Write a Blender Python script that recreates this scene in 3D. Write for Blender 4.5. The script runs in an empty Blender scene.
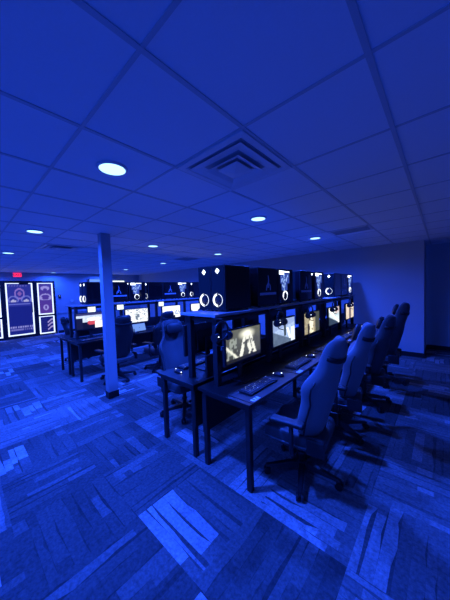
import bpy, bmesh, math, random
from mathutils import Vector, Matrix
PI = math.pi
scene = bpy.context.scene
col = scene.collection

# ------------------------------------------------------------------ camera
F_PX, YAW, PITCH, ROLL = 244.03, -0.73059, -0.04433, -0.03311
cy_, sy_ = math.cos(YAW), math.sin(YAW)
cp_, sp_ = math.cos(PITCH), math.sin(PITCH)
fw = Vector((sy_*cp_, cy_*cp_, sp_))
rt = Vector((cy_, -sy_, 0))
up = rt.cross(fw)
rt2 = rt*math.cos(ROLL) + up*math.sin(ROLL)
up2 = -rt*math.sin(ROLL) + up*math.cos(ROLL)
cam_d = bpy.data.cameras.new('camera')
cam = bpy.data.objects.new('camera', cam_d)
col.objects.link(cam)
m3 = Matrix((rt2, up2, -fw)).transposed()
cam.matrix_world = Matrix.Translation((0, 0, 1.6)) @ m3.to_4x4()
cam_d.sensor_fit = 'AUTO'
cam_d.sensor_width = 36
cam_d.lens = 36*F_PX/600
cam_d.clip_start = 0.02
scene.camera = cam

# ------------------------------------------------------------------ world, exposure, room lights
w = bpy.data.worlds.new('world')
scene.world = w
w.use_nodes = True
w.node_tree.nodes['Background'].inputs[0].default_value = (0.012, 0.085, 1.0, 1)
w.node_tree.nodes['Background'].inputs[1].default_value = 0.65  # blue ambient fill, added through the open rear side to brighten the ceiling
vs = scene.view_settings
vs.view_transform = 'Standard'
vs.look = 'None'
vs.gamma = 1
vs.exposure = 0.34
vs.use_curve_mapping = False
LAMP_COL = (0.013, 0.074, 1.0)
LAMP_W = 88.0
CEIL = 2.49
CANS = [(-1.76, .81), (-1.76, 2.65), (-1.76, 4.50), (-4.20, .81), (-4.20, 2.65), (-4.20, 4.48),
        (-6.60, .81), (-6.60, 2.65), (-6.60, 4.50), (-9.10, .81), (-9.10, 4.50),
        (-11.5, 2.72), (-11.5, 4.55), (-11.3, .81),
        (-1.76, -1.02), (-6.60, -1.02), (-9.10, -1.02)]
CAN_POWER = {(-1.76, .81): .95, (-1.76, 2.65): 1.0, (-1.76, 4.50): .8, (-1.76, -1.02): .4, (-4.20, .81): .75, (-4.20, 2.65): .65, (-11.5, 2.72): .4, (-11.5, 4.55): .4,
             (-11.3, .81): .4, (-9.10, .81): .5, (-9.10, 4.50): .5, (-6.60, .81): .7, (-6.60, 2.65): .7,
             (-6.60, -1.02): .6, (-9.10, -1.02): .5}
for cx, cy in CANS:
    l = bpy.data.lights.new('downlight_lamp', 'AREA')
    l.shape = 'DISK'
    l.size = 0.14
    l.color = LAMP_COL
    l.energy = LAMP_W * CAN_POWER.get((cx, cy), 1.0)
    l.spread = math.radians(165)
    o = bpy.data.objects.new('downlight_lamp', l)
    o.location = (cx, cy, CEIL-0.022)
    col.objects.link(o)

# ------------------------------------------------------------------ helpers
def mat(name, base, rough=0.6, metal=0.0, spec=0.5, bump=0.0, bscale=60, var=0.0, coat=0.0):
    m = bpy.data.materials.new(name)
    m.use_nodes = True
    nt = m.node_tree
    b = nt.nodes['Principled BSDF']
    b.inputs['Base Color'].default_value = (*base, 1)
    b.inputs['Roughness'].default_value = rough
    b.inputs['Metallic'].default_value = metal
    b.inputs['Specular IOR Level'].default_value = spec
    b.inputs['Coat Weight'].default_value = coat
    tc = nt.nodes.new('ShaderNodeTexCoord')
    nz = nt.nodes.new('ShaderNodeTexNoise')
    nz.inputs['Scale'].default_value = bscale
    nz.inputs['Detail'].default_value = 4
    nt.links.new(tc.outputs['Object'], nz.inputs['Vector'])
    if var:
        mx = nt.nodes.new('ShaderNodeMix')
        mx.data_type = 'RGBA'
        mx.inputs[6].default_value = (*[c*(1-var) for c in base], 1)
        mx.inputs[7].default_value = (*[min(1, c*(1+var)) for c in base], 1)
        nt.links.new(nz.outputs['Fac'], mx.inputs[0])
        nt.links.new(mx.outputs[2], b.inputs['Base Color'])
    if bump:
        bp = nt.nodes.new('ShaderNodeBump')
        bp.inputs['Strength'].default_value = bump
        bp.inputs['Distance'].default_value = 0.004
        nt.links.new(nz.outputs['Fac'], bp.inputs['Height'])
        nt.links.new(bp.outputs['Normal'], b.inputs['Normal'])
    return m

def glow(name, c, s):
    m = bpy.data.materials.new(name)
    m.use_nodes = True
    nt = m.node_tree
    b = nt.nodes['Principled BSDF']
    b.inputs['Base Color'].default_value = (.02, .02, .02, 1)
    b.inputs['Emission Color'].default_value = (*c, 1)
    b.inputs['Emission Strength'].default_value = s
    return m

def screen_mat(name, strength):
    m = bpy.data.materials.new(name)
    m.use_nodes = True
    nt = m.node_tree
    b = nt.nodes['Principled BSDF']
    b.inputs['Base Color'].default_value = (.01, .01, .01, 1)
    b.inputs['Roughness'].default_value = .3
    a = nt.nodes.new('ShaderNodeAttribute')
    a.attribute_name = 'Col'
    nt.links.new(a.outputs['Color'], b.inputs['Emission Color'])
    b.inputs['Emission Strength'].default_value = strength
    return m

M = dict(
    wall=mat('wall_paint', (.50, .50, .52), .8, bump=.15, bscale=120),
    ceil=mat('ceiling_tile', (.86, .86, .88), .9, bump=.15, bscale=90, var=.03),
    tbar=mat('ceiling_bar', (.58, .58, .59), .5),
    vent=mat('vent_metal', (.74, .74, .76), .45),
    dark=mat('duct_dark', (.48, .48, .5), .8),
    base=mat('black_skirting', (.012, .012, .012), .5),
    pillar=mat('pillar_paint', (.40, .40, .42), .6, bump=.1),
    black=mat('black_metal', (.018, .018, .02), .42, bump=.05),
    desk=mat('desk_laminate', (.010, .010, .011), .42, bump=.08, bscale=200),
    shelf=mat('shelf_laminate', (.33, .33, .34), .35, bump=.05, bscale=200),
    plastic=mat('black_plastic', (.014, .014, .016), .45),
    glass=mat('tinted_glass', (.008, .008, .010), .08, coat=.5),
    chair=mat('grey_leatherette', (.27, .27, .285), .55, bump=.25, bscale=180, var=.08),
    chair_dk=mat('charcoal_or_shaded_leatherette', (.075, .075, .08), .55, bump=.25, bscale=180),  # also the shaded copy of the grey skin on the farther front-row chairs
    trimblk=mat('black_leatherette', (.014, .014, .015), .5, bump=.2, bscale=180),
    frame=mat('black_frame', (.012, .012, .014), .35),
    white=mat('white_box', (.7, .7, .7), .5),
    print_=mat('pale_print', (.55, .58, .7), .6),
)
G = dict(
    can=glow('downlight_diffuser', (.36, .75, 1.0), 1.8),
    led=glow('white_led', (.75, .85, 1.0), 3.0),
    ledstrip=glow("led_strip", (.62, .74, 1.0), 1.3),
    ring=glow('fan_ring', (.8, .88, 1.0), 1.6),
    ringdim=glow('dim_fan_ring', (.25, .35, 1.0), .5),
    memory=glow('lit_memory', (.35, .55, 1.0), .8),
    memorydim=glow('dim_lit_board', (.10, .2, 1.0), .30),
    sign=glow('white_sign', (.85, 1.0, .95), 1.2),
    red=glow('exit_red', (1.0, .03, .16), 1.0),
    reddk=glow('exit_letters', (.10, .0, .02), 1.0),
    warm=glow('amber_led', (1.0, .5, .2), .6),
    posterline=glow('poster_line', (.55, .45, 1.0), .75),
)

def link(name, me, m=None, parent=None, smooth=False):
    o = bpy.data.objects.new(name, me)
    col.objects.link(o)
    if m is not None:
        me.materials.append(m)
    if smooth:
        for p in me.polygons:
            p.use_smooth = True
    if parent is not None:
        o.parent = parent
    return o

class MB:
    def __init__(s):
        s.bm = bmesh.new()
    def box(s, x0, x1, y0, y1, z0, z1, bev=0, mtx=None, seg=2):
        b = bmesh.new()
        bmesh.ops.create_cube(b, size=1)
        for v in b.verts:
            v.co = Vector(((x0+x1)/2+v.co.x*(x1-x0), (y0+y1)/2+v.co.y*(y1-y0), (z0+z1)/2+v.co.z*(z1-z0)))
        if bev:
            bmesh.ops.bevel(b, geom=b.edges[:], offset=bev, segments=seg, affect='EDGES', profile=.5)
        s.merge(b, mtx)
        return s
    def merge(s, b, mtx=None):
        if mtx is not None:
            b.transform(mtx)
        me = bpy.data.meshes.new('t')
        b.to_mesh(me)
        s.bm.from_mesh(me)
        bpy.data.meshes.remove(me)
        b.free()
    def cyl(s, p0, p1, r0, r1=None, n=16, caps=True):
        r1 = r0 if r1 is None else r1
        p0, p1 = Vector(p0), Vector(p1)
        d = p1-p0
        b = bmesh.new()
        bmesh.ops.create_cone(b, cap_ends=caps, segments=n, radius1=r0, radius2=r1, depth=d.length)
        q = Vector((0, 0, 1)).rotation_difference(d.normalized()).to_matrix().to_4x4()
        s.merge(b, Matrix.Translation((p0+p1)/2) @ q)
        return s
    def tube(s, pts, r, n=8):
        pts = [Vector(p) for p in pts]
        rings = []
        prev = None
        for i, p in enumerate(pts):
            t = (pts[min(i+1, len(pts)-1)]-pts[max(i-1, 0)]).normalized()
            if prev is None:
                a = Vector((0, 0, 1)) if abs(t.z) < .9 else Vector((1, 0, 0))
                u = t.cross(a).normalized()
            else:
                u = (prev - t*prev.dot(t)).normalized()
            prev = u
            v = t.cross(u)
            rr = r[i] if isinstance(r, (list, tuple)) else r
            rings.append([s.bm.verts.new(p+(u*math.cos(2*PI*k/n)+v*math.sin(2*PI*k/n))*rr) for k in range(n)])
        for a, b in zip(rings, rings[1:]):
            for k in range(n):
                s.bm.faces.new((a[k], a[(k+1) % n], b[(k+1) % n], b[k]))
        s.bm.faces.new(rings[0][::-1])
        s.bm.faces.new(rings[-1])
        return s
    def torus(s, c, axis, R, r, n=28, k=8, a0=0, a1=2*PI):
        c = Vector(c)
        q = Vector((0, 0, 1)).rotation_difference(Vector(axis).normalized())
        full = abs(a1-a0-2*PI) < 1e-6
        m = n if full else n+1
        rings = []
        for i in range(m):
            a = a0+(a1-a0)*i/n
            d = Vector((math.cos(a), math.sin(a), 0))
            rings.append([s.bm.verts.new(c+q @ (d*(R+r*math.cos(2*PI*j/k))+Vector((0, 0, r*math.sin(2*PI*j/k))))) for j in range(k)])
        for i in range(n):
            a, b = rings[i], rings[(i+1) % m]
            for j in range(k):
                s.bm.faces.new((a[j], b[j], b[(j+1) % k], a[(j+1) % k]))
        return s
    def build(s, name, m, parent=None, smooth=False):
        bmesh.ops.recalc_face_normals(s.bm, faces=s.bm.faces[:])
        me = bpy.data.meshes.new(name)
        s.bm.to_mesh(me)
        s.bm.free()
        return link(name, me, m, parent, smooth)

def tag(o, label, cat, group=None):
    o['label'] = label
    o['category'] = cat
    if group:
        o['group'] = group
    return o
def thing(name, loc, label, cat, group=None, rz=0):
    o = bpy.data.objects.new(name, None)
    col.objects.link(o)
    o.empty_display_size = .1
    o.location = loc
    o.rotation_euler = (0, 0, rz)
    return tag(o, label, cat, group)
def struct(o):
    o['kind'] = 'structure'
    return o
def copy_tree(o, parent=None):
    c = o.copy()
    col.objects.link(c)
    if parent is not None:
        c.parent = parent
    for ch in list(o.children):
        copy_tree(ch, c)
    return c
def again(proto, loc, label, rz=None, group=None):
    c = copy_tree(proto)
    c.location = loc
    if rz is not None:
        c.rotation_euler = (0, 0, rz)
    c['label'] = label
    if group:
        c['group'] = group
    return c

# ------------------------------------------------------------------ room shell
X0, X1, Y0, Y1 = -12.0, 2.6, -3.0, 6.6
def carpet():
    rnd = random.Random(11)
    T = .61
    verts, faces, tones, uv = [], [], [], []
    ox, oy = -1.62, .80
    i0, i1 = int(math.floor((X0-ox)/T)), int(math.ceil((X1-ox)/T))
    j0, j1 = int(math.floor((Y0-oy)/T)), int(math.ceil((7.6-oy)/T))
    def quad(x0, x1, y0, y1, t):
        x0, x1 = max(x0, X0), min(x1, X1)
        y0, y1 = max(y0, Y0), min(y1, 7.6)
        if x1-x0 < 1e-4 or y1-y0 < 1e-4:
            return
        poly([(x0, y0), (x1, y0), (x1, y1), (x0, y1)], t)
    def poly(pts, t):
        if min(q[0] for q in pts) < X0 or max(q[0] for q in pts) > X1 or min(q[1] for q in pts) < Y0 or max(q[1] for q in pts) > 7.6:
            pts = [(min(max(a, X0), X1), min(max(b, Y0), 7.6)) for a, b in pts]
            if max(q[0] for q in pts)-min(q[0] for q in pts) < 1e-4 or max(q[1] for q in pts)-min(q[1] for q in pts) < 1e-4:
                return
        n = len(verts)
        verts.extend([(a, b, 0) for a, b in pts])
        faces.append((n, n+1, n+2, n+3))
        tones.append(t)
    for i in range(i0, i1+1):
        for j in range(j0, j1+1):
            cx, cy = ox+i*T, oy+j*T
            along_x = (i+j) % 2 == 0
            base = rnd.choice([.085, .11, .14, .17, .22])
            bright = rnd.random() < .27
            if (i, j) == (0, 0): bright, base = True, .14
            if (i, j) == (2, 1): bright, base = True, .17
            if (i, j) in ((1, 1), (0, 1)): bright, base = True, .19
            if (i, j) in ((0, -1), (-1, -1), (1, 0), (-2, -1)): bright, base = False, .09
            # stripes across the tile
            v = 0.0
            cuts = []
            while v < T-1e-6:
                wd = rnd.uniform(.045, .095)
                if T-(v+wd) < .03:
                    wd = T-v
                cuts.append((v, min(T, v+wd)))
                v += wd
            bs = rnd.randrange(0, max(1, len(cuts)-2))
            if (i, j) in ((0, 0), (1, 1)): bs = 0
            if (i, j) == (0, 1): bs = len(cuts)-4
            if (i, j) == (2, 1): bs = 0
            for k, (a, b) in enumerate(cuts):
                gap = rnd.uniform(.006, .018)
                dark = base*rnd.uniform(.55, .75)
                u = 0.0
                u_b0 = rnd.uniform(0, .25)
                u_b1 = u_b0+rnd.uniform(.2, .4)
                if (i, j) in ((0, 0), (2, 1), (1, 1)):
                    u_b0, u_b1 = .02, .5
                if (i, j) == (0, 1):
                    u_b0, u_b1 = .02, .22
                segs = []
                while u < T-1e-6:
                    ln = rnd.uniform(.05, .16)
                    if T-(u+ln) < .04:
                        ln = T-u
                    segs.append((u, u+ln))
                    u += ln
                g_a = gap if rnd.random() < .6 else .001
                t = base*rnd.uniform(.85, 1.2)
                for (ua, ub) in segs:
                    mid = (ua+ub)/2
                    if rnd.random() < .35:
                        t = base*rnd.uniform(.85, 1.2)
                        if rnd.random() < .16:
                            t = base*rnd.uniform(1.4, 1.9)
                    tt = t
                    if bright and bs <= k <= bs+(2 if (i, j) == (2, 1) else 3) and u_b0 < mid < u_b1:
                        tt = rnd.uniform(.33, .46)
                    g_b = max(.0008, min(.030, g_a+rnd.uniform(-.012, .012)))
                    if rnd.random() < .12:
                        g_b = .0008
                    for (lo0, lo1, hi0, hi1, c) in ((a, a, b-g_a, b-g_b, tt), (b-g_a, b-g_b, b, b, dark)):
                        P = [(ua, lo0), (ub, lo1), (ub, hi1), (ua, hi0)]
                        if along_x:
                            poly([(cx+p_, cy+q_) for p_, q_ in P], c)
                        else:
                            poly([(cx+q_, cy+p_) for p_, q_ in P][::-1], c)
                    g_a = g_b
    me = bpy.data.meshes.new('floor')
    me.from_pydata(verts, [], faces)
    ca = me.color_attributes.new('Col', 'FLOAT_COLOR', 'CORNER')
    k = 0
    for t in tones:
        for _ in range(4):
            ca.data[k].color = (t, t, t*1.05, 1)
            k += 1
    m = bpy.data.materials.new('carpet')
    m.use_nodes = True
    nt = m.node_tree
    b = nt.nodes['Principled BSDF']
    b.inputs['Roughness'].default_value = .95
    b.inputs['Specular IOR Level'].default_value = .2
    a = nt.nodes.new('ShaderNodeAttribute')
    a.attribute_name = 'Col'
    tc = nt.nodes.new('ShaderNodeTexCoord')
    nz = nt.nodes.new('ShaderNodeTexNoise')
    nz.inputs['Scale'].default_value = 45
    nz.inputs['Detail'].default_value = 6
    nz.inputs['Roughness'].default_value = .7
    nt.links.new(tc.outputs['Object'], nz.inputs['Vector'])
    mr = nt.nodes.new('ShaderNodeMapRange')
    mr.inputs['From Min'].default_value = .3
    mr.inputs['From Max'].default_value = .7
    mr.inputs['To Min'].default_value = .55
    mr.inputs['To Max'].default_value = 1.45
    nt.links.new(nz.outputs['Fac'], mr.inputs['Value'])
    vm = nt.nodes.new('ShaderNodeVectorMath')
    vm.operation = 'SCALE'
    nt.links.new(a.outputs['Color'], vm.inputs[0])
    nt.links.new(mr.outputs['Result'], vm.inputs['Scale'])
    nt.links.new(vm.outputs['Vector'], b.inputs['Base Color'])
    bp = nt.nodes.new('ShaderNodeBump')
    bp.inputs['Strength'].default_value = .5
    bp.inputs['Distance'].default_value = .004
    nt.links.new(nz.outputs['Fac'], bp.inputs['Height'])
    nt.links.new(bp.outputs['Normal'], b.inputs['Normal'])
    return struct(link('floor', me, m))
carpet()
WT = .12
struct(MB().box(X0-WT, X1+WT, Y0-WT, 7.6+WT, CEIL, CEIL+.06).build('ceiling', M['ceil']))
struct(MB().box(X0, -.30, Y1, Y1+.9, 0, CEIL).build('wall_back', M['wall']))
struct(MB().box(X0-WT, X0, Y0-WT, Y1+.9, 0, CEIL).build('wall_left', M['wall']))
struct(MB().box(-.42, X1+WT, 7.6, 7.6+WT, 0, CEIL).build('wall_alcove', M['wall']))
struct(MB().box(X1, X1+WT, Y0-WT, 7.6, 0, CEIL).build('wall_right', M['wall']))
struct(MB().box(-11.98, -.30, Y1-.014, Y1, 0, .10).build('baseboard_back', M['base']))
struct(MB().box(-.30, -.286, Y1-.014, 7.586, 0, .10).build('baseboard_return', M['base']))
struct(MB().box(-.286, X1, 7.586, 7.6, 0, .10).build('baseboard_alcove', M['base']))
struct(MB().box(X0, X0+.014, 2.90, Y1-.014, 0, .10).build('baseboard_left', M['base']))
struct(MB().box(X0, X0+.022, 2.90, Y1-.014, .82, .87, .004).build('trim_1', M['wall']))
# ceiling suspension bars: two sets
g = MB()
k = 0
x = -.22+.61*4
while x > X0:
    g.box(x-.0115, x+.0115, Y0, 7.6 if x > -.3 else Y1, CEIL-.005, CEIL+.002)
    x -= .61
y = .51+.61*11
ys = []
while y > Y0:
    if y < Y1 or True:
        ys.append(y)
    y -= .61
for y in ys:
    if y > Y1:
        g.box(-.3, X1, y-.0085, y+.0085, CEIL-.0042, CEIL+.002)
    else:
        g.box(X0, X1, y-.0085, y+.0085, CEIL-.0042, CEIL+.002)
struct(g.build('trim_2', M['tbar']))
# perimeter angle where the ceiling meets the walls
g = MB()
g.box(X0, -.30, Y1-.022, Y1, CEIL-.012, CEIL+.002)
g.box(X0, X0+.022, Y0, Y1, CEIL-.012, CEIL+.002)
struct(g.build('trim_3', M['tbar']))

# ------------------------------------------------------------------ pillar
p = thing('pillar', (-3.81, 1.57, 0), 'pale square pillar from floor to ceiling with a black base', 'pillar')
MB().box(-.058, .058, -.07, .07, 0, CEIL, .004).build('shaft', M['pillar'], p)
MB().box(-.066, .066, -.078, .078, 0, .10, .003).build('base', M['base'], p)
MB().box(-.02, .02, -.078, -.07, 1.98, 2.05, .002).build('cover_plate', M['pillar'], p)

# ------------------------------------------------------------------ downlights
names = {
 (-1.76, -1.02): 'round ceiling downlight behind the camera, out of the frame',
 (-1.76, .81): 'large round ceiling downlight nearest the camera, the brightest one',
 (-1.76, 2.65): 'round ceiling downlight just beyond the big square air diffuser',
 (-1.76, 4.50): 'round ceiling downlight near the slotted grille and the right wall',
 (-4.20, .81): 'round ceiling downlight left of the pillar, second in from the nearest',
 (-4.20, 2.65): 'round ceiling downlight just right of the pillar top',
 (-4.20, 4.48): 'round ceiling downlight above the nearest pair of computer towers',
 (-6.60, .81): 'round ceiling downlight at the left edge of the picture above the exit sign',
 (-6.60, 2.65): 'round ceiling downlight hidden behind the pillar shaft',
 (-6.60, 4.50): 'small far ceiling downlight above the middle of the rear desk row',
 (-9.10, 4.50): 'very small far ceiling downlight just right of the pillar above the wall screen',
 (-11.5, 2.72): 'small downlight near the left wall above the icon poster side window',
 (-11.5, 4.55): 'small downlight near the left wall above the pale wall screen'}
first = None
for cx, cy in CANS:
    lab = names.get((cx, cy), 'round ceiling downlight near the entrance, out of the frame on the left')
    if first is None:
        t = thing('ceiling_downlight', (cx, cy, CEIL), lab, 'ceiling light', 'round ceiling downlights')
        MB().torus((0, 0, -.006), (0, 0, 1), .094, .011, 40, 8).build('trim_ring', M['vent'], t, True)
        MB().cyl((0, 0, -.014), (0, 0, -.002), .088, n=40).build('diffuser', G['can'], t)
        first = t
    else:
        again(first, (cx, cy, CEIL), lab)

# ------------------------------------------------------------------ vents
def diffuser(cx, cy, label):
    t = thing('air_diffuser', (cx, cy, CEIL), label, 'air vent')
    def sq_ring(mb, r0, z0, r1, z1, th=.003):
        # sloping square ring between half-sizes r0 (outer) and r1 (inner)
        for s in (0, 1, 2, 3):
            R = Matrix.Rotation(s*PI/2, 4, 'Z')
            pts = [(-r0, -r0, z0), (r0, -r0, z0), (r1, -r1, z1), (-r1, -r1, z1)]
            lo = [mb.bm.verts.new(R @ Vector(q)) for q in pts]
            hi = [mb.bm.verts.new(R @ (Vector(q)+Vector((0, 0, th)))) for q in pts]
            mb.bm.faces.new(lo)
            mb.bm.faces.new(hi[::-1])
            for a in range(4):
                mb.bm.faces.new((lo[a], hi[a], hi[(a+1) % 4], lo[(a+1) % 4]))
    f = MB()
    sq_ring(f, .297, -.012, .255, -.014, .008)
    sq_ring(f, .255, -.014, .235, .006, .003)
    f.build('frame', M['vent'], t)
    MB().box(-.24, .24, -.24, .24, -.005, -.001).build('throat', M['dark'], t)
    for (r0, z0, r1, z1) in ((.232, -.022, .158, -.006), (.150, -.034, .098, -.010)):
        l = MB()
        sq_ring(l, r0, z0, r1, z1)
        l.build('louvre', M['vent'], t)
    b = MB()
    sq_ring(b, .092, -.030, .0, -.052)
    b.build('centre_plate', M['vent'], t)
    return t
diffuser(-1.135, 1.425, 'large square stepped air diffuser in the ceiling closest to the camera')
diffuser(-5.405, 1.425, 'far square air diffuser in the ceiling left of the pillar')
def grille(cx, cy, wx, wy, label):
    t = thing('ceiling_grille', (cx, cy, CEIL), label, 'air vent')
    f = MB()
    f.box(-wx/2, wx/2, -wy/2, -wy/2+.025, -.010, 0).box(-wx/2, wx/2, wy/2-.025, wy/2, -.010, 0)
    f.box(-wx/2, -wx/2+.025, -wy/2, wy/2, -.010, 0).box(wx/2-.025, wx/2, -wy/2, wy/2, -.010, 0)
    f.build('frame', M['vent'], t)
    MB().box(-wx/2+.02, wx/2-.02, -wy/2+.02, wy/2-.02, -.003, 0).build('opening', M['plastic'], t)
    s = MB()
    n = int((wy-.06)/.03)
    for i in range(n):
        yy = -wy/2+.04+i*.03
        s.box(-wx/2+.02, wx/2-.02, yy, yy+.004, -.012, -.002)
    s.build('slat', M['tbar'], t)
grille(-1.135, 4.38, .58, .36, 'dark slotted return grille in the ceiling near the right wall')
grille(-5.405, 4.465, .58, .58, 'dark return grille in the far ceiling behind the tall computer towers')

# ------------------------------------------------------------------ entrance on the left wall
WX = X0
def poster_mesh(name, y0, y1, z0, z1, kind, parent):
    # flat printed film on the glass; pattern as corner colours
    ny, nz = 40, 60
    verts, faces = [], []
    for a in range(nz+1):
        for b in range(ny+1):
            verts.append((0, y0+(y1-y0)*b/ny, z0+(z1-z0)*a/nz))
    for a in range(nz):
        for b in range(ny):
            n = a*(ny+1)+b
            faces.append((n, n+1, n+ny+2, n+ny+1))
    me = bpy.data.meshes.new(name)
    me.from_pydata(verts, [], faces)
    ca = me.color_attributes.new('Col', 'FLOAT_COLOR', 'POINT')
    r = random.Random(kind)
    def seg(u, v, u0, u1, vc, h): return u0 < u < u1 and abs(v-vc) < h
    def ringf(u, v, cu, cv, ru, rv, t):
        d = math.hypot((u-cu)/ru, (v-cv)/rv)
        return abs(d-1) < t
    def blob(u, v, cu, cv, ru, rv): return math.hypot((u-cu)/ru, (v-cv)/rv) < 1
    for n, co in enumerate(verts):
        u, v = (co[1]-y0)/(y1-y0), (co[2]-z0)/(z1-z0)
        if kind == 'icons':
            c = [.07+.06*(1-v), .05, .42]
            lit = [.45, .40, 1.0]
            if blob(u, v, .34, .84, .13, .06) or blob(u, v, .66, .84, .13, .06) or blob(u, v, .5, .86, .22, .05):
                if not blob(u, v, .5, .80, .14, .035): c = lit
            if ringf(u, v, .5, .55, .33, .10, .17) and v > .46: c = lit
            if blob(u, v, .2, .52, .09, .055) or blob(u, v, .8, .52, .09, .055): c = lit
            if blob(u, v, .5, .22, .18, .09) and not seg(u, v, .44, .56, .22, .05): c = lit
        elif kind == 'lower':
            c = [.01, .012, .22]
            if u > .55:
                for vc in (.72, .52, .30):
                    if abs(v-vc-.08*math.sin(u*9)) < .05 and u < .92: c = [.5, .42, .9]
            if u < .5 and abs((v*9) % 1-.5) < .08: c = [.04, .06, .4]
        else:
            c = [.012, .02, .30]
            if v > .56:
                c = [.03, .04, .42]
                if ringf(u, v, .5, .80, .17, .09, .16): c = [.35, .22, .8]
                if blob(u, v, .5, .80, .08, .04): c = [.30, .15, .6]
                for cu in (.26, .74):
                    if ringf(u, v, cu, .68, .17, .07, .15) and v > .64: c = [.22, .25, .9]
                    if blob(u, v, cu, .66, .10, .025): c = [.6, .6, 1.]
                if seg(u, v, .06, .9, .60, .008): c = [.2, .24, .9]
            if seg(u, v, .1, .93, .155, .012) and math.sin(u*70) > -.5: c = [.4, .4, 1.]
            if seg(u, v, .1, .93, .11, .010) and math.sin(u*83) > -.4: c = [.3, .3, .9]
            if seg(u, v, .1, .8, .95, .006) and math.sin(u*60) > -.2: c = [.2, .2, .8]
        ca.data[n].color = (*c, 1)
    return link(name, me, SM['poster'], parent)
SM = dict(poster=screen_mat('backlit_film', .55), pod1=screen_mat('monitor_picture', 1.25), pod2=screen_mat('bright_monitor_picture', 1.15))

def led_frame(y0, y1, z0, z1, t, parent, gap=None):
    mb = MB()
    x0, x1 = .045, .06
    mb.box(x0, x1, y0, y0+t, z0, z1).box(x0, x1, y1-t, y1, z0, z1).box(x0, x1, y0, y1, z0, z0+t)
    if gap:
        mb.box(x0, x1, y0, gap[0], z1-t*.6, z1).box(x0, x1, gap[1], y1, z1-t*.6, z1)
    else:
        mb.box(x0, x1, y0, y1, z1-t*.6, z1)
    return mb.build('led_strip', G['ledstrip'], parent)

def door_unit(y0, y1, panels, name, kinds, parent_name, gap=None):
    e = bpy.data.objects.new(name, None)
    col.objects.link(e)
    e.location = (WX, 0, 0)
    e['kind'] = 'structure'
    e.empty_display_size = .1
    f = MB()
    f.box(0, .07, y0, y0+.07, 0, 2.17, .004).box(0, .07, y1-.07, y1, 0, 2.17, .004)
    f.box(0, .07, y0+.07, y1-.07, 2.09, 2.17, .004)
    zs = sorted(panels)
    f.box(0, .07, y0+.07, y1-.07, 0, zs[0][0], .004)
    for (a, b), (c, d) in zip(zs, zs[1:]):
        f.box(0, .07, y0+.07, y1-.07, b, c, .004)
    f.build('frame', M['frame'], e)
    for (a, b), kd in zip(zs, kinds):
        MB().box(.015, .03, y0+.07, y1-.07, a, b).build('glass', M['glass'], e)
        q = poster_mesh('poster_film', y0+.08, y1-.08, a+.01, b-.01, kd, e)
        q.location = (.034, 0, 0)
        led_frame(y0+.075, y1-.075, a+.005, b-.005, .042, e, gap)
    return e
dl = door_unit(.50, 1.235, [(.08, .78), (.84, 2.09)], 'window_1', ['lower', 'icons'], 'w')
dm = door_unit(1.235, 2.18, [(.10, 2.09)], 'door_1', ['door'], 'd', (1.70, 1.96))
dr_ = door_unit(2.18, 2.84, [(.05, .76), (.82, 2.09)], 'window_2', ['lower', 'icons'], 'w')
MB().box(.06, .12, 1.70, 1.98, 2.03, 2.11, .01).build('door_closer', M['frame'], dm)
h = MB()
h.cyl((.11, 2.055, .95), (.11, 2.055, 1.35), .013).cyl((.06, 2.055, 1.0), (.11, 2.055, 1.0), .009).cyl((.06, 2.055, 1.3), (.11, 2.055, 1.3), .009)
h.build('door_handle', M['frame'], dm)

# exit sign
t = thing('exit_sign', (X0, 1.68, 2.395), 'small red lit EXIT sign above the entrance door', 'sign')
MB().box(0, .045, -.135, .135, -.085, .085, .008).build('housing', M['white'], t)
MB().box(.045, .048, -.125, .125, -.075, .075).build('face', G['red'], t)
cu = bpy.data.curves.new('exit_word', 'FONT')
cu.body = 'EXIT'
cu.size = .13
cu.extrude = .002
cu.align_x = 'CENTER'
cu.align_y = 'CENTER'
tmp = bpy.data.objects.new('tmp', cu)
col.objects.link(tmp)
bpy.context.view_layer.update()
me = bpy.data.meshes.new_from_object(tmp)
bpy.data.objects.remove(tmp)
me.materials.clear()
o = link('word', me, G['reddk'], t)
o.rotation_euler = (PI/2, 0, PI/2)
o.location = (.050, 0, 0)

# wall fittings on the left wall
t = thing('card_reader', (X0, 3.00, 1.52), 'small dark wall keypad beside the icon poster side window', 'keypad')
MB().box(0, .03, -.05, .05, -.08, .08, .008).build('body', M['plastic'], t)
MB().box(.03, .033, -.02, .02, .02, .045).build('indicator', G['memory'], t)
t = thing('thermostat', (X0, 3.45, 1.32), 'round pale thermostat on the left wall near the keypad', 'thermostat')
MB().cyl((0, 0, 0), (.03, 0, 0), .06, n=24).build('body', M['white'], t)
MB().cyl((.03, 0, 0), (.036, 0, 0), .04, n=24).build('dial', M['vent'], t)

def wall_screen(y, z, wd, ht, label, m, dx=0):
    t = thing('wall_screen', (X0+.0, y, z), label, 'television')
    MB().box(.0, .04, -.15, .15, -.12, .12, .004).build('wall_bracket', M['black'], t)
    MB().box(.04, .08, -wd/2, wd/2, -ht/2, ht/2, .006).build('casing', M['plastic'], t)
    MB().box(.08, .083, -wd/2+.02, wd/2-.02, -ht/2+.02, ht/2-.02).build('screen', m, t)
wall_screen(5.50, 2.03, .62, .36, 'bright white lit screen high on the far wall right of the pillar', G['sign'])
wall_screen(4.60, 2.10, .90, .34, 'dim blue lit screen high on the far wall left of the pillar', glow('pale_screen', (.16, .34, 1.0), .75))

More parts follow.
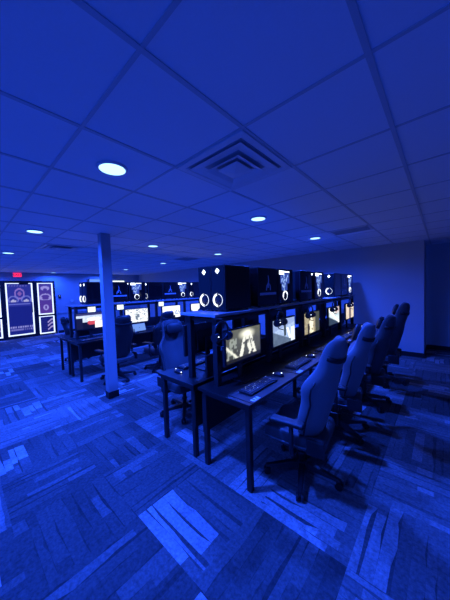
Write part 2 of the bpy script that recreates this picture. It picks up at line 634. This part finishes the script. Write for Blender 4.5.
# ------------------------------------------------------------------ workstation prototypes
DZ = .72
def make_desk(L, label, x_in):
    # local: x from 0 (back) to .57 (front), y 0..L
    t = thing('gaming_desk', (0, 0, 0), label, 'desk', 'long black desks in back-to-back rows')
    MB().box(0, .58, 0, L, DZ-.028, DZ, .003).build('tabletop', M['desk'], t)
    fr = MB()
    fr.box(.05, .53, .03, .07, DZ-.068, DZ-.028, .002).box(.05, .53, L-.07, L-.03, DZ-.068, DZ-.028, .002)
    fr.box(.03, .06, .03, L-.03, DZ-.068, DZ-.028, .002)
    fr.build('underframe', M['black'], t)
    MB().box(.02, .045, .03, L-.03, .30, DZ-.068, .002).build('modesty_panel', M['black'], t)
    for yy in (.03, L*.39, L-.07):
        for xx in (.03, .51):
            lg = MB().box(xx, xx+.042, yy, yy+.042, 0, DZ-.028, .003).build('leg', M['black'], t)
    return t
def make_hutch(L):
    # local: x centred, y 0..L ; stands on both desks
    t = thing('shelf_rack', (0, 0, 0), 'x', 'shelf', 'long black racks that carry the computer towers')
    MB().box(-.245, .245, -.05, L, 1.355-DZ, 1.38-DZ, .003).build('shelf_board', M['shelf'], t)
    n = 5
    for i in range(n+1):
        yy = i*(L-.06)/n
        for xx in (-.178, .178):
            MB().box(xx-.028, xx+.028, yy, yy+.05, 0, 1.355-DZ, .003).build('post', M['black'], t)
    MB().box(-.20, .20, .02, L-.02, 1.30-DZ, 1.33-DZ).box(-.012, .012, .05, L-.05, .02, .24).build('cable_tray', M['black'], t)
    return t

PAINT = {}
def picture(kind):
    r = random.Random(kind)
    nu, nv = 56, 32
    import math as mm
    cols = []
    blobs = [(r.random(), r.random(), r.uniform(.05, .18), r.uniform(.05, .2), r.uniform(.2, 1)) for _ in range(14)]
    def hash_(a, b):
        v = mm.sin(a*127.1+b*311.7+len(kind)*17)*43758.5
        return v-mm.floor(v)
    for j in range(nv+1):
        for i in range(nu+1):
            u, v = i/nu, j/nv
            n = hash_(i//2, j//2)*.5+hash_(i//5, j//4)*.5
            if kind == 'cave':
                base = .14+.10*v+.06*n
                c = [base*1.1, base*1.15, base*.85]
                d = mm.hypot((u-.58)/.22, (v-.80)/.16)
                if d < 1.5: c = [x+.75*max(0, 1.3-d)*f for x, f in zip(c, (1, .95, .75))]
                # pale figures
                for cu, ww in ((.48, .05), (.60, .06), (.72, .05)):
                    if abs(u-cu-(.6-v)*.18*(1 if cu > .58 else -1)) < ww*(1.1-v*.5) and .12 < v < .78 and n > .25:
                        c = [.80, .80, .68]
                if u < .30 and v < .72 and n > .58: c = [.45, .50, .42]
                if abs(v-(.5-u*1.4)) < .05 and u < .4: c = [.8, .8, .65]
                if v < .12: c = [.10, .10, .06]
            elif kind == 'snow':
                c = [.30+.25*n, .48+.22*n, .80+.15*n]
                if v < .55-.55*u: c = [.16+.08*n, .26+.1*n, .42+.1*n]
                if v > .8-.25*(1-u): c = [.35, .50, .85]
                if abs(u-.52) < .05 and .3 < v < .75: c = [.10, .16, .14]
                if abs(u-.60-(.7-v)*.3) < .05 and .15 < v < .6: c = [.9, .95, 1.]
                if u > .8 and v < .6: c = [.7, .8, 1.]
            elif kind == 'amber':
                c = [.50+.2*n, .42+.2*n, .22+.15*n]
                if abs(u-.45) < .13 and v < .8 and n > .3: c = [.95, .88, .6]
                if u > .7: c = [.22, .24, .12]
                if abs(u-.25) < .06 and v < .5: c = [.2, .16, .08]
            elif kind == 'teal':
                c = [.45+.4*n, .65+.25*n, .68+.2*n]
                if v < .5-.5*u: c = [.12, .2, .2]
                if u > .55 and v > .6: c = [.8, .3, .25] if n > .6 else [.75, .75, .7]
                if abs(v-(.9-.9*u)) < .08: c = [.95, .95, .9]
            elif kind == 'sand':
                c = [.75+.2*n, .60+.2*n, .38+.15*n]
                if abs(u-.5) < .12 and v < .7: c = [.35, .25, .14]
            elif kind == 'race':
                c = [.45+.3*n, .6+.25*n, .95]
                if v < .42: c = [.03, .04, .12]
                if v > .85: c = [.10, .12, .4]
                if mm.hypot((u-.52)/.16, (v-.38)/.16) < 1: c = [1., .05, .08]
                if u > .62 and v < .45: c = [1., .9, .85]
                if u < .2 and v < .7: c = [.04, .05, .2]
                if mm.hypot((u-.60)/.25, (v-.6)/.12) < 1: c = [.95, .95, 1.]
            elif kind == 'bright':
                c = [.72+.28*n, .80+.2*n, .82+.15*n]
                if n > .72: c = [.22, .34, .55]
                if mm.hypot((u-.5)/.08, (v-.45)/.3) < 1 and n > .3: c = [.3, .4, .5]
            else:
                c = [.85+.15*n, .92+.08*n, .95]
                if v < .45-.8*u: c = [.03, .05, .12]
                if u > .7 and .25 < v < .6 and n > .5: c = [.25, .4, .85]
                if v < .2 and .35 < u < .7: c = [.1, .12, .15]
            g_ = sum(c)/3
            cols.append((*[(x*.5+g_*.5)**1.9 for x in c], 1))
    return nu, nv, cols
SW, SH = .535, .295
def screen_obj(kind, m, parent, w=SW, h=SH):
    nu, nv, cols = picture(kind)
    verts, faces = [], []
    for j in range(nv+1):
        for i in range(nu+1):
            verts.append((.0, -w/2+w*i/nu, -h/2+h*j/nv))
    for j in range(nv):
        for i in range(nu):
            n = j*(nu+1)+i
            faces.append((n, n+1, n+nu+2, n+nu+1))
    me = bpy.data.meshes.new('screen')
    me.from_pydata(verts, [], faces)
    ca = me.color_attributes.new('Col', 'FLOAT_COLOR', 'POINT')
    for n, c in enumerate(cols):
        ca.data[n].color = c
    return link('screen', me, m, parent)
def make_monitor(loc, rz, label, kind=None, m=None, group='monitors'):
    # local: picture faces +x, origin on the desk
    t = thing('monitor', loc, label, 'monitor', group, rz)
    if not MP:
        s = MB()
        s.box(-.012, .018, -.290, .290, .185, .515, .006)
        s.box(-.035, -.012, -.13, .13, .22, .44, .010)
        a = s.build('casing', M['plastic'], t)
        b = MB().box(-.06, -.034, -.03, .03, .006, .36, .006).build('stand_post', M['plastic'], t)
        c = MB().box(-.10, .09, -.10, .10, 0, .010, .004).build('foot', M['plastic'], t)
        MP.extend([a.data, b.data, c.data])
    else:
        link('casing', MP[0], None, t)
        link('stand_post', MP[1], None, t)
        link('foot', MP[2], None, t)
    if kind:
        sc = screen_obj(kind, m, t)
        sc.location = (.0195, 0, .352)
    return t
MP = []

def make_tower():
    # dark midi tower, front faces -y ; x centred, y 0..depth
    t = thing('computer_tower', (0, 0, 0), 'x', 'computer', 'computer towers on the racks')
    b = MB().box(-.092, .092, 0, .41, .012, .457, .004)
    for xx in (-.07, .07):
        for yy in (.04, .37):
            b.cyl((xx, yy, 0), (xx, yy, .014), .014, n=12)
    b.build('case', M['plastic'], t)
    MB().box(-.084, .084, -.004, 0, .022, .447, .001).build('front_glass', M['glass'], t)
    MB().box(.092, .095, .015, .395, .022, .447, .001).build('side_panel', M['glass'], t)
    MB().torus((0, -.007, .115), (0, -1, 0), .057, .0105, 24, 6, PI*.55, PI*1.5).torus((0, -.006, .115), (0, -1, 0), .058, .002, 16, 6, PI*1.55, PI*2.45).build('fan_ring', G['ring'], t, True)
    d = MB().box(-.019, .019, -.007, -.004, -.019, .019, 0, Matrix.Translation((0, 0, .40)) @ Matrix.Rotation(PI/4, 4, 'Y'))
    d.build('light_mark', G['led'], t)
    f = MB().cyl((0, -.006, .115), (0, -.003, .115), .024, n=20)
    for k in range(7):
        a = 2*PI*k/7
        f.box(.02, .05, -.0055, -.0035, -.008, .008, 0, Matrix.Translation((0, 0, .115)) @ Matrix.Rotation(a, 4, 'Y') @ Matrix.Rotation(.3, 4, 'X'))
    f.build('fan', M['black'], t)
    return t
def make_glass_tower():
    # glass side faces +x with a printed emblem; lit parts seen through front glass (-y)
    t = thing('computer_tower', (0, 0, 0), 'x', 'computer', 'computer towers on the racks')
    b = MB().box(-.092, .092, 0, .42, .012, .457, .004)
    for xx in (-.07, .07):
        for yy in (.04, .38):
            b.cyl((xx, yy, 0), (xx, yy, .014), .014, n=12)
    b.build('case', M['plastic'], t)
    MB().box(.092, .095, .012, .41, .022, .447, .001).build('side_panel', M['glass'], t)
    MB().box(-.084, .084, -.004, 0, .022, .447, .001).build('front_glass', M['glass'], t)
    e = MB()
    # emblem: slim standing figure mark over a line of small letters
    e.tube([(.097, .20, .22), (.097, .215, .32), (.097, .205, .37)], [.008, .006, .003], 6)
    e.tube([(.097, .16, .19), (.097, .175, .245), (.097, .205, .28)], [.007, .006, .003], 6)
    e.tube([(.097, .25, .19), (.097, .245, .245), (.097, .212, .28)], [.007, .006, .003], 6)
    e.build('emblem', M['print_'], t)
    x = MB()
    yy = .03
    rr = random.Random(4)
    while yy < .385:
        wd = rr.uniform(.012, .022)
        x.box(.095, .0965, yy, yy+wd, .135, .165)
        yy += wd+.005
    x.build('lettering', M['print_'], t)
    return t
def make_lit_tower():
    # LED lit board and one ring behind the front glass
    t = thing('computer_tower', (0, 0, 0), 'x', 'computer', 'computer towers on the racks')
    b = MB().box(-.092, .092, 0, .41, .012, .457, .004)
    for xx in (-.07, .07):
        for yy in (.04, .37):
            b.cyl((xx, yy, 0), (xx, yy, .014), .014, n=12)
    b.build('case', M['plastic'], t)
    MB().box(-.084, .084, -.004, 0, .022, .447, .001).build('front_glass', M['glass'], t)
    MB().box(.092, .095, .015, .395, .022, .447, .001).build('side_panel', M['glass'], t)
    MB().torus((.097, .18, .11), (1, 0, 0), .056, .008, 20, 6, PI*.6, PI*1.6).torus((.097, .18, .11), (1, 0, 0), .056, .002, 14, 6, PI*1.6, PI*2.6).build('fan_ring', G['ring'], t, True)
    MB().box(.095, .098, .035, .15, .385, .432).box(.095, .098, .17, .30, .415, .428).box(-.06, .06, -.007, -.004, .40, .43).build('memory_light', G['led'], t)
    rr = random.Random(3)
    g = MB()
    for k in range(34):
        zz = rr.uniform(.17, .38)
        f_ = (zz-.15)/.25
        yy = .05+(1-f_)*.07+rr.random()*(.02+.20*f_)
        g.box(.095, .0978, yy, yy+rr.uniform(.008, .03), zz, zz+rr.uniform(.006, .028))
    g.box(.095, .0972, .158, .163, .17, .41)
    g.build('board_light', G['memory'], t)
    MB().box(.095, .0965, .06, .30, .27, .41).box(.095, .0965, .09, .24, .18, .27).build('board_glow', G['memorydim'], t)
    return t

def make_headset():
    # hangs by its band from a hook; plane of the band is y-z
    t = thing('headset', (0, 0, 0), 'x', 'headset', 'headsets hanging under the racks')
    b = MB()
    b.torus((0, 0, -.085), (1, 0, 0), .078, .009, 20, 8, 0, 2*PI)
    b.build('headband', M['plastic'], t, True)
    for s in (-1, 1):
        e = MB().cyl((0, s*.062, -.135), (0, s*.098, -.135), .042, .038, 20)
        e.build('ear_cup', M['plastic'], t, False)
    MB().tube([(0, -.095, -.15), (.03, -.09, -.19), (.06, -.05, -.205)], .005, 6).build('microphone', M['plastic'], t)
    MB().tube([(0, 0, 0), (0, 0, .004), (.0, .0, .012)], .006, 6).box(-.098, .012, -.012, .012, .010, .020).build('hook', M['black'], t)
    MB().cyl((.038, -.085, -.12), (.044, -.085, -.12), .004, n=8).build('power_light', G['led'], t)
    return t

def make_keyboard():
    t = thing('keyboard', (0, 0, 0), 'x', 'keyboard', 'keyboards on the desks')
    MB().box(-.065, .065, -.21, .21, 0, .018, .004).build('case', M['plastic'], t)
    k = MB()
    for i in range(5):
        for j in range(15):
            k.box(-.056+i*.0226, -.056+i*.0226+.018, -.2+j*.0268, -.2+j*.0268+.022, .018, .026, .002, seg=1)
    k.build('keycaps', M['chair_dk'], t)
    l = MB()
    rr = random.Random(8)
    for i in range(5):
        for j in range(15):
            if rr.random() < .16:
                l.box(-.052+i*.0226, -.046+i*.0226, -.195+j*.0268, -.187+j*.0268, .0262, .0268)
    l.build('key_light', G['memory'], t)
    return t
def make_mouse():
    t = thing('mouse', (0, 0, 0), 'x', 'mouse', 'mice on the desks')
    b = bmesh.new()
    bmesh.ops.create_uvsphere(b, u_segments=20, v_segments=12, radius=1)
    for v in b.verts:
        v.co = Vector((v.co.x*.060, v.co.y*.032*(1-.12*math.cos(v.co.x*2)), max(0, v.co.z)*.036*(1+.15*v.co.x)))
    mb = MB()
    mb.merge(b)
    mb.build('shell', M['plastic'], t, True)
    MB().box(.030, .040, -.003, .003, .018, .036).build('wheel_light', G['led'], t)
    MB().box(-.058, -.052, -.005, .005, .008, .016).build('logo_light', G['led'], t)
    return t
def make_mat():
    t = thing('desk_mat', (0, 0, 0), 'x', 'mouse pad', 'long mouse pads on the desks')
    MB().box(-.135, .135, -.38, .38, 0, .004, .001).build('pad', M['trimblk'], t)
    m = MB()
    for k in range(3):
        m.box(.085, .125, -.35+k*.034, -.35+k*.034+.022, .004, .0046)
    m.box(.112, .125, -.35, -.26, .004, .0046)
    m.build('printed_mark', mat('white_print', (.85, .85, .85), .5), t)
    return t

# ------------------------------------------------------------------ gaming chair (faces local -x)
def make_chair(skin, label, pillow=True):
    t = thing('gaming_chair', (0, 0, 0), label, 'chair', 'racing style gaming chairs')
    # backrest loft
    H = .84
    levels = [(0.0, .20, .07, .075), (.06, .235, .10, .085), (.18, .25, .125, .09), (.32, .245, .125, .09), (.40, .275, .155, .09),
              (.46, .285, .16, .085), (.52, .262, .135, .075), (.575, .20, .105, .072), (.63, .168, .095, .075), (.70, .162, .095, .075), (.78, .158, .085, .070), (.83, .135, .06, .055), (.855, .08, .025, .028)]
    ns = 12
    bm = bmesh.new()
    rings = []
    rec = math.radians(16)
    def place(xl, y, zl):   # recline about seat back
        # xl positive = towards the rear
        X = .10+xl*math.cos(rec)+zl*math.sin(rec)
        Z = .44+zl*math.cos(rec)-xl*math.sin(rec)
        return Vector((X, y, Z))
    for (z, hw, wing, th) in levels:
        ring = []
        for k in range(ns+1):      # front surface
            s = -1+2*k/ns
            xf = -wing*abs(s)**2.4 - .012*math.cos(s*PI/2)
            lum = -.03*math.exp(-((z-.2)/.12)**2)*(1-abs(s))
            ring.append(place(xf+lum, s*hw, z))
        for k in range(ns+1):      # back surface
            s = 1-2*k/ns
            xb = th*(1-abs(s)**3*.75) - wing*.55*abs(s)**2.4
            ring.append(place(xb, s*hw*1.01, z))
        rings.append([bm.verts.new(p) for p in ring])
    n = len(rings[0])
    for a, b in zip(rings, rings[1:]):
        for k in range(n):
            bm.faces.new((a[k], a[(k+1) % n], b[(k+1) % n], b[k]))
    bm.faces.new(rings[0][::-1])
    bm.faces.new(rings[-1])
    mb = MB()
    mb.bm.free()
    mb.bm = bm
    back = mb.build('backrest', skin, t, True)
    sd = back.modifiers.new('soft', 'SUBSURF')
    sd.levels = 1
    sd.render_levels = 2
    # dark piping down each side of the backrest and a strap round the head
    for s in (-1, 1):
        pp = MB()
        pp.tube([place(th*.45-w_*.6, s*(hw+.004), z) for (z, hw, w_, th) in levels[1:7]], .007, 6)
        pp.build('piping', M['trimblk'], t, True)
    st = MB()
    hwz, zc = .164, .70
    loop = []
    for k in range(25):
        a = 2*PI*k/24
        loop.append((-.008+.092*math.cos(a), hwz*math.sin(a)))
    vs0 = [st.bm.verts.new(place(px, py, zc-.020)) for px, py in loop[:-1]]
    vs1 = [st.bm.verts.new(place(px, py, zc+.020)) for px, py in loop[:-1]]
    for k in range(24):
        st.bm.faces.new((vs0[k], vs0[(k+1) % 24], vs1[(k+1) % 24], vs1[k]))
    so = st.build('strap', M['trimblk'], t, True)
    sm = so.modifiers.new('thick', 'SOLIDIFY')
    sm.thickness = .006
    # head pillow on the front
    b = bmesh.new()
    bmesh.ops.create_cube(b, size=2)
    bmesh.ops.subdivide_edges(b, edges=b.edges[:], cuts=3, use_grid_fill=True)
    for v in b.verts:
        c = v.co.copy()
        k = 1-.16*(c.y**2*c.z**2)
        v.co = place(-.100+c.x*.040*(1-.45*max(abs(c.y), abs(c.z))**4), c.y*.130*k, .715+c.z*.085*k)
    mb = MB()
    mb.merge(b)
    if pillow:
        pl = mb.build('head_pillow', M['trimblk'], t, True)
        pl.modifiers.new('soft', 'SUBSURF').render_levels = 1
    # seat: cushion with raised bolsters
    bm = bmesh.new()
    prof = []
    rings = []
    for i, xx in enumerate((-.27, -.255, -.20, -.08, .06, .18, .235, .25)):
        hw = (.20, .235, .25, .262, .262, .25, .235, .20)[i]
        top = (.435, .462, .468, .462, .455, .452, .448, .43)[i]
        bot = (.40, .375, .365, .36, .36, .36, .37, .40)[i]
        ring = []
        for k in range(ns+1):
            s = -1+2*k/ns
            edge = max(0, (abs(s)-.62)/.38)
            zz = top+.035*math.sin(min(1, edge*1.25)*PI/2)*(1 if i not in (0, 7) else .2)-.075*max(0, edge-.75)
            ring.append(Vector((xx, s*hw, zz)))
        for k in range(ns+1):
            s = 1-2*k/ns
            ring.append(Vector((xx, s*hw*.97, bot)))
        rings.append([bm.verts.new(p_) for p_ in ring])
    n = len(rings[0])
    for a, b in zip(rings, rings[1:]):
        for k in range(n):
            bm.faces.new((a[k], a[(k+1) % n], b[(k+1) % n], b[k]))
    bm.faces.new(rings[0][::-1])
    bm.faces.new(rings[-1])
    mb = MB(); mb.bm.free(); mb.bm = bm
    se = mb.build('seat', M['chair_dk'], t, True)
    se.modifiers.new('soft', 'SUBSURF').render_levels = 2
    pp = MB()
    for s in (-1, 1):
        pp = MB()
        pp.tube([(-.24, s*.232, .40), (-.10, s*.256, .405), (.08, s*.26, .405), (.22, s*.236, .41)], .006, 6)
        pp.build('seat_piping', skin, t, True)
    # hinge brackets, mechanism
    hb = MB()
    for s in (-1, 1):
        hb.box(.12, .26, s*.262-.012, s*.262+.012, .37, .50, .01)
    hb.box(-.12, .12, -.13, .13, .325, .362, .006)
    hb.build('hinge_and_mechanism', M['black'], t)
    MB().tube([(.0, -.12, .335), (.02, -.24, .330), (.02, -.30, .325)], .007, 8).build('tilt_lever', M['black'], t)
    for s in (-1, 1):
        a = MB()
        a.tube([(.02, s*.15, .345), (.02, s*.30, .345), (.02, s*.315, .38), (.02, s*.315, .60)], [.018, .018, .02, .018], 10)
        ar = a.build('armrest', M['black'], t, True)
        MB().box(-.15, .13, s*.315-.045, s*.315+.045, .60, .635, .014, seg=3).build('arm_pad', M['trimblk'], ar)
    MB().cyl((0, 0, .10), (0, 0, .33), .028, n=18).cyl((0, 0, .18), (0, 0, .21), .036, n=18).build('gas_cylinder', M['black'], t, True)
    # star base
    s = MB()
    s.cyl((0, 0, .075), (0, 0, .125), .052, .045, 20)
    for k in range(5):
        a = 2*PI*k/5
        d = Vector((math.cos(a), math.sin(a), 0))
        pv = Vector((-d.y, d.x, 0))
        secs = [(.03, .034, .070, .118), (.12, .027, .070, .112), (.24, .021, .066, .094), (.325, .018, .064, .082)]
        rr = []
        for (q, hw, zb, zt) in secs:
            rr.append([s.bm.verts.new(d*q+pv*hw+Vector((0, 0, zb))), s.bm.verts.new(d*q-pv*hw+Vector((0, 0, zb))),
                       s.bm.verts.new(d*q-pv*hw*.7+Vector((0, 0, zt))), s.bm.verts.new(d*q+pv*hw*.7+Vector((0, 0, zt)))])
        for a_, b_ in zip(rr, rr[1:]):
            for q in range(4):
                s.bm.faces.new((a_[q], a_[(q+1) % 4], b_[(q+1) % 4], b_[q]))
        s.bm.faces.new(rr[0][::-1])
        s.bm.faces.new(rr[-1])
    base = s.build('star_base', M['black'], t)
    for k in range(5):
        a = 2*PI*k/5
        d = Vector((math.cos(a), math.sin(a), 0))
        pv = Vector((-d.y, d.x, 0))
        c = d*.315
        w_ = MB()
        for q in (-1, 1):
            w_.cyl(c+pv*(q*.009)+Vector((0, 0, .029)), c+pv*(q*.028)+Vector((0, 0, .029)), .029, n=18)
        w_.cyl(c+Vector((0, 0, .03)), c+Vector((0, 0, .07)), .010, n=10)
        w_.box(c.x-.012, c.x+.012, c.y-.012, c.y+.012, .035, .058, .004)
        w_.build('caster', M['plastic'], base)
    return t

# ------------------------------------------------------------------ pods
L = 4.60
PX1, PX2 = -1.69, -5.46       # centre line of each back-to-back row
PY = 1.44
d0 = make_desk(L, 'near long black desk of the front row, its corner closest to the camera', 0)
d0.location = (PX1+.03, PY, 0)
d1 = again(d0, (PX1-.03, PY+L, 0), 'far side long black desk of the front row, behind the nearest one', PI)
d2 = again(d0, (PX2+.03, PY, 0), 'long black desk of the rear row that faces the pillar')
d3 = again(d0, (PX2-.03, PY+L, 0), 'long black desk of the rear row on its side towards the entrance', PI)
h0 = make_hutch(4.50)
h0.location = (PX1-.03, 1.56, DZ)
h0['label'] = 'long black shelf rack on the front row of desks, its top lit blue'
h1 = again(h0, (PX2-.03, 1.56, DZ), 'long black shelf rack on the rear row of desks')

STY = [1.86, 2.66, 3.50, 4.47, 5.44]
kinds1 = ['cave', 'snow', 'amber', 'teal', 'sand']
lab1 = ['nearest lit monitor, showing pale figures in a dim brown cave scene',
        'second lit monitor of the front row, showing a blue and white snow scene',
        'third lit monitor of the front row, showing an amber scene',
        'fourth lit monitor of the front row, showing a white and teal scene',
        'last lit monitor of the front row by the wall, showing a sandy scene']
for y, kd, lb in zip(STY, kinds1, lab1):
    make_monitor((-1.45, y, DZ), 0, lb, kd, SM['pod1'], 'lit monitors of the front row')
ordn = ['nearest', 'second', 'third', 'fourth', 'fifth']
for i, y in enumerate(STY):
    make_monitor((-2.02, y+.02, DZ), PI, ordn[i]+' monitor seen from its dark back on the far side of the front row', None, None, 'monitor backs of the front row')
STY2 = [1.80, 2.76, 3.70, 4.62]
kinds2 = ['race', 'bright', 'white', 'white']
lab2 = ['monitor of the rear row left of the pillar, showing a red and white picture',
        'monitor of the rear row just right of the pillar, glowing white and grey',
        'third monitor of the rear row, glowing white behind the black chair',
        'fourth monitor of the rear row, a white strip above the front shelf']
for y, kd, lb in zip(STY2, kinds2, lab2):
    make_monitor((-5.17, y, DZ), 0, lb, kd, SM['pod2'], 'lit monitors of the rear row')

# towers on the shelves
ZS = 1.38
ta = make_tower()
tb = make_glass_tower()
tc_ = make_lit_tower()
XN, XF = -1.645, -1.835
ta.location = (XN, 1.74, ZS)
ta['label'] = 'nearest computer tower with white fan ring, right one of the pair'
again(ta, (XF, 1.74, ZS), 'nearest tower with a white ring, left one of the pair')
tb.location = (XN, 2.30, ZS)
tb['label'] = 'front rack computer tower with a pale emblem and lettering on its dark side'
again(ta, (XF, 2.26, ZS), 'dark computer tower directly behind the emblem tower of the front rack')
tc_.location = (XN, 2.74, ZS)
tc_['label'] = 'computer tower on the front rack with blue white lit board, right after the emblem one'
again(tb, (XN, 3.38, ZS), 'dark emblem tower on the front rack between the two lit boards')
again(tb, (XF-.012, 3.22, ZS), 'dark tower on the far side of the front rack between the two lit boards')
again(tc_, (XN, 3.92, ZS), 'second computer tower of the front rack with blue lit board')
again(ta, (XN, 4.86, ZS), 'computer tower of the front rack with a full bright ring, near its far end')
again(ta, (XF, 4.86, ZS), 'computer tower of the front rack left of the far one with the full bright ring')
again(tb, (XN, 5.29, ZS), 'dark tower of the front rack just right of the far bright ring, faint lettering')
again(tc_, (XN, 5.73, ZS), 'last computer tower of the front rack next to the wall')
DX = PX2-PX1
again(ta, (XN+DX, 1.79, ZS), 'first tower of the rear rack left of the pillar, nearer to the pillar')
again(ta, (XF+DX, 1.79, ZS), 'first tower of the rear rack left of the pillar, on its left side')
again(tb, (XN+DX, 2.24, ZS), 'emblem tower of the rear rack half hidden by the pillar')
again(tc_, (XN+DX, 2.69, ZS), 'computer tower of the rear rack with lit board, just right of the pillar')
again(ta, (XN+DX, 3.17, ZS), 'computer tower of the rear rack with a single ring, above the second monitor')
again(tb, (XN+DX, 3.60, ZS), 'dark emblem tower in the middle of the rear rack')
again(tc_, (XN+DX, 4.04, ZS), 'computer tower of the rear rack with lit board, above the third monitor')
again(ta, (XN+DX, 4.62, ZS), 'rear rack tower showing its ring just left of the nearest front tower, near side')
again(ta, (XF+DX, 4.62, ZS), 'rear rack tower showing its ring just left of the nearest front tower, far side')
again(tb, (XN+DX, 5.30, ZS), 'last dark computer tower of the rear rack behind the front rack towers')

# headsets under the front shelf, small lit displays under the rear one
hs = make_headset()
hs.location = (-1.39, STY[0]-.36, 1.335)
hs['label'] = 'black headset hanging at the top left of the nearest lit monitor'
for y, lb in zip(STY[1:], ('snow scene', 'amber', 'white and teal', 'sandy')):
    again(hs, (-1.375, y-.19, 1.335), 'black headset hanging at the top left of the %s monitor' % lb)

def status(y, lb):
    t = thing('status_display', (-5.235, y, 1.355), lb, 'display', 'small lit displays under the rear rack')
    MB().box(-.01, .01, -.085, .085, -.13, -.0, .004).build('casing', M['plastic'], t)
    MB().box(.010, .012, -.07, .07, -.12, -.02).build('screen', G['sign'], t)
status(1.84, 'small lit display under the rear rack left of the pillar')
status(2.42, 'small lit display under the rear rack just right of the pillar')
status(3.45, 'small lit display under the rear rack above the third monitor')
# small tablet in front of the second rear monitor
t = thing('panel', (-4.98, 2.72, DZ), 'small glowing blue tablet propped below the second rear monitor', 'panel')
R = Matrix.Rotation(-.35, 4, 'Y')
MB().box(-.006, .006, -.16, .16, .01, .20, .004, R).build('body', M['plastic'], t)
MB().box(.006, .008, -.145, .145, .025, .185, 0, R).build('screen', glow('panel_glow', (.22, .42, .9), .6), t)  # even blue glowing rectangle on a tilted board
MB().tube([(-.02, 0, .10), (-.09, 0, .006)], .006, 6).build('prop', M['black'], t)

# desk mats, keyboards, mice
mt = make_mat(); kb = make_keyboard(); ms = make_mouse()
near = ['nearest lit monitor', 'snow scene monitor', 'amber monitor', 'teal monitor', 'sandy monitor by the wall']
for i, y in enumerate(STY):
    la = 'black mouse pad with a white mark below the %s' % near[i]
    lk = 'black keyboard with small lit keys below the %s' % near[i]
    lm = 'black mouse with white lights right of the keyboard at the %s' % near[i]
    if i == 0:
        mt.location = (-1.21, y, DZ); mt['label'] = la
        kb.location = (-1.22, y-.08, DZ+.004); kb['label'] = lk
        ms.location = (-1.22, y+.26, DZ+.004); ms['label'] = lm
    else:
        again(mt, (-1.21, y, DZ), la)
        again(kb, (-1.22, y-.08, DZ+.004), lk)
        again(ms, (-1.22, y+.26, DZ+.004), lm)
again(kb, (-2.20, STY[0]+.02, DZ), 'black keyboard on the far side desk of the front row, at its left end', PI)
again(ms, (-2.13, STY[0]-.28, DZ), 'black mouse with lights on the far side desk of the front row', PI)
for i, y in enumerate(STY2[:3]):
    s_ = ['left of the pillar', 'right of the pillar', 'below the third rear monitor'][i]
    again(kb, (-4.98 if i != 1 else -4.95, y-.05-(.28 if i == 1 else 0), DZ), 'black keyboard on the rear row desk '+s_)

# chairs
def base_turn(o, ang):
    for c in o.children:
        if c.name.startswith('star_base'):
            c.rotation_euler = (0, 0, math.radians(ang)-o.rotation_euler[2])
c0 = make_chair(M['chair'], 'nearest gaming chair, light grey shell with a black strap round the head', False)
c0.scale = (.95, .95, .95)
c1 = make_chair(M['chair'], 'x')
c1.scale = (.95, .95, .95)
ch = [(-.90, 1.93, .12, 3), (-.87, 2.80, .18, -32), (-.80, 3.68, .08, -42), (-.76, 4.66, .05, 0)]
c0.location = (ch[0][0], ch[0][1], 0); c0.rotation_euler = (0, 0, ch[0][2]); base_turn(c0, 3)
lb = ['second gaming chair of the front row, right behind the nearest light one',
      'third gaming chair of the front row, darkened for shade, with a black head pillow',
      'farthest gaming chair of the front row, in front of the right wall']
for k, ((x, y, a, bt), l_) in enumerate(zip(ch[1:], lb)):
    if k == 0:
        c1.location = (x, y, 0); c1.rotation_euler = (0, 0, a); c1['label'] = l_
        o = c1
    else:
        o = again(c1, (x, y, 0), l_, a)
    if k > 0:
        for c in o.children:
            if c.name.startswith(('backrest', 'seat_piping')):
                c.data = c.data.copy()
                c.data.materials[0] = M['chair_dk']  # shade painted in: same grey chairs, darkened where less light falls
    if k == 2:
        o.scale = (1.0, 1.0, 1.03)
    base_turn(o, bt)
cd = make_chair(M['trimblk'], 'black gaming chair at the rear row just right of the pillar')
cd.scale = (.95, .95, .95)
cd.location = (-4.50, 1.98, 0); cd.rotation_euler = (0, 0, .1)
again(cd, (-4.40, 2.82, 0), 'black gaming chair in front of the third rear monitor', .25)
again(cd, (-4.46, 3.90, 0), 'black gaming chair at the rear row hidden behind the front row end')
cm = make_chair(M['chair_dk'], 'charcoal gaming chair pushed in on the far side of the front row')
cm.scale = (.95, .95, .95)
cm.location = (-2.55, 1.98, 0); cm.rotation_euler = (0, 0, PI-.1)
again(cm, (-2.52, 2.90, 0), 'charcoal gaming chair on the far side of the front row, second from its end', PI+.05)
again(cd, (-6.72, 2.0, 0), 'black gaming chair on the entrance side of the rear row', -1.83).scale = (.85, .85, .84)
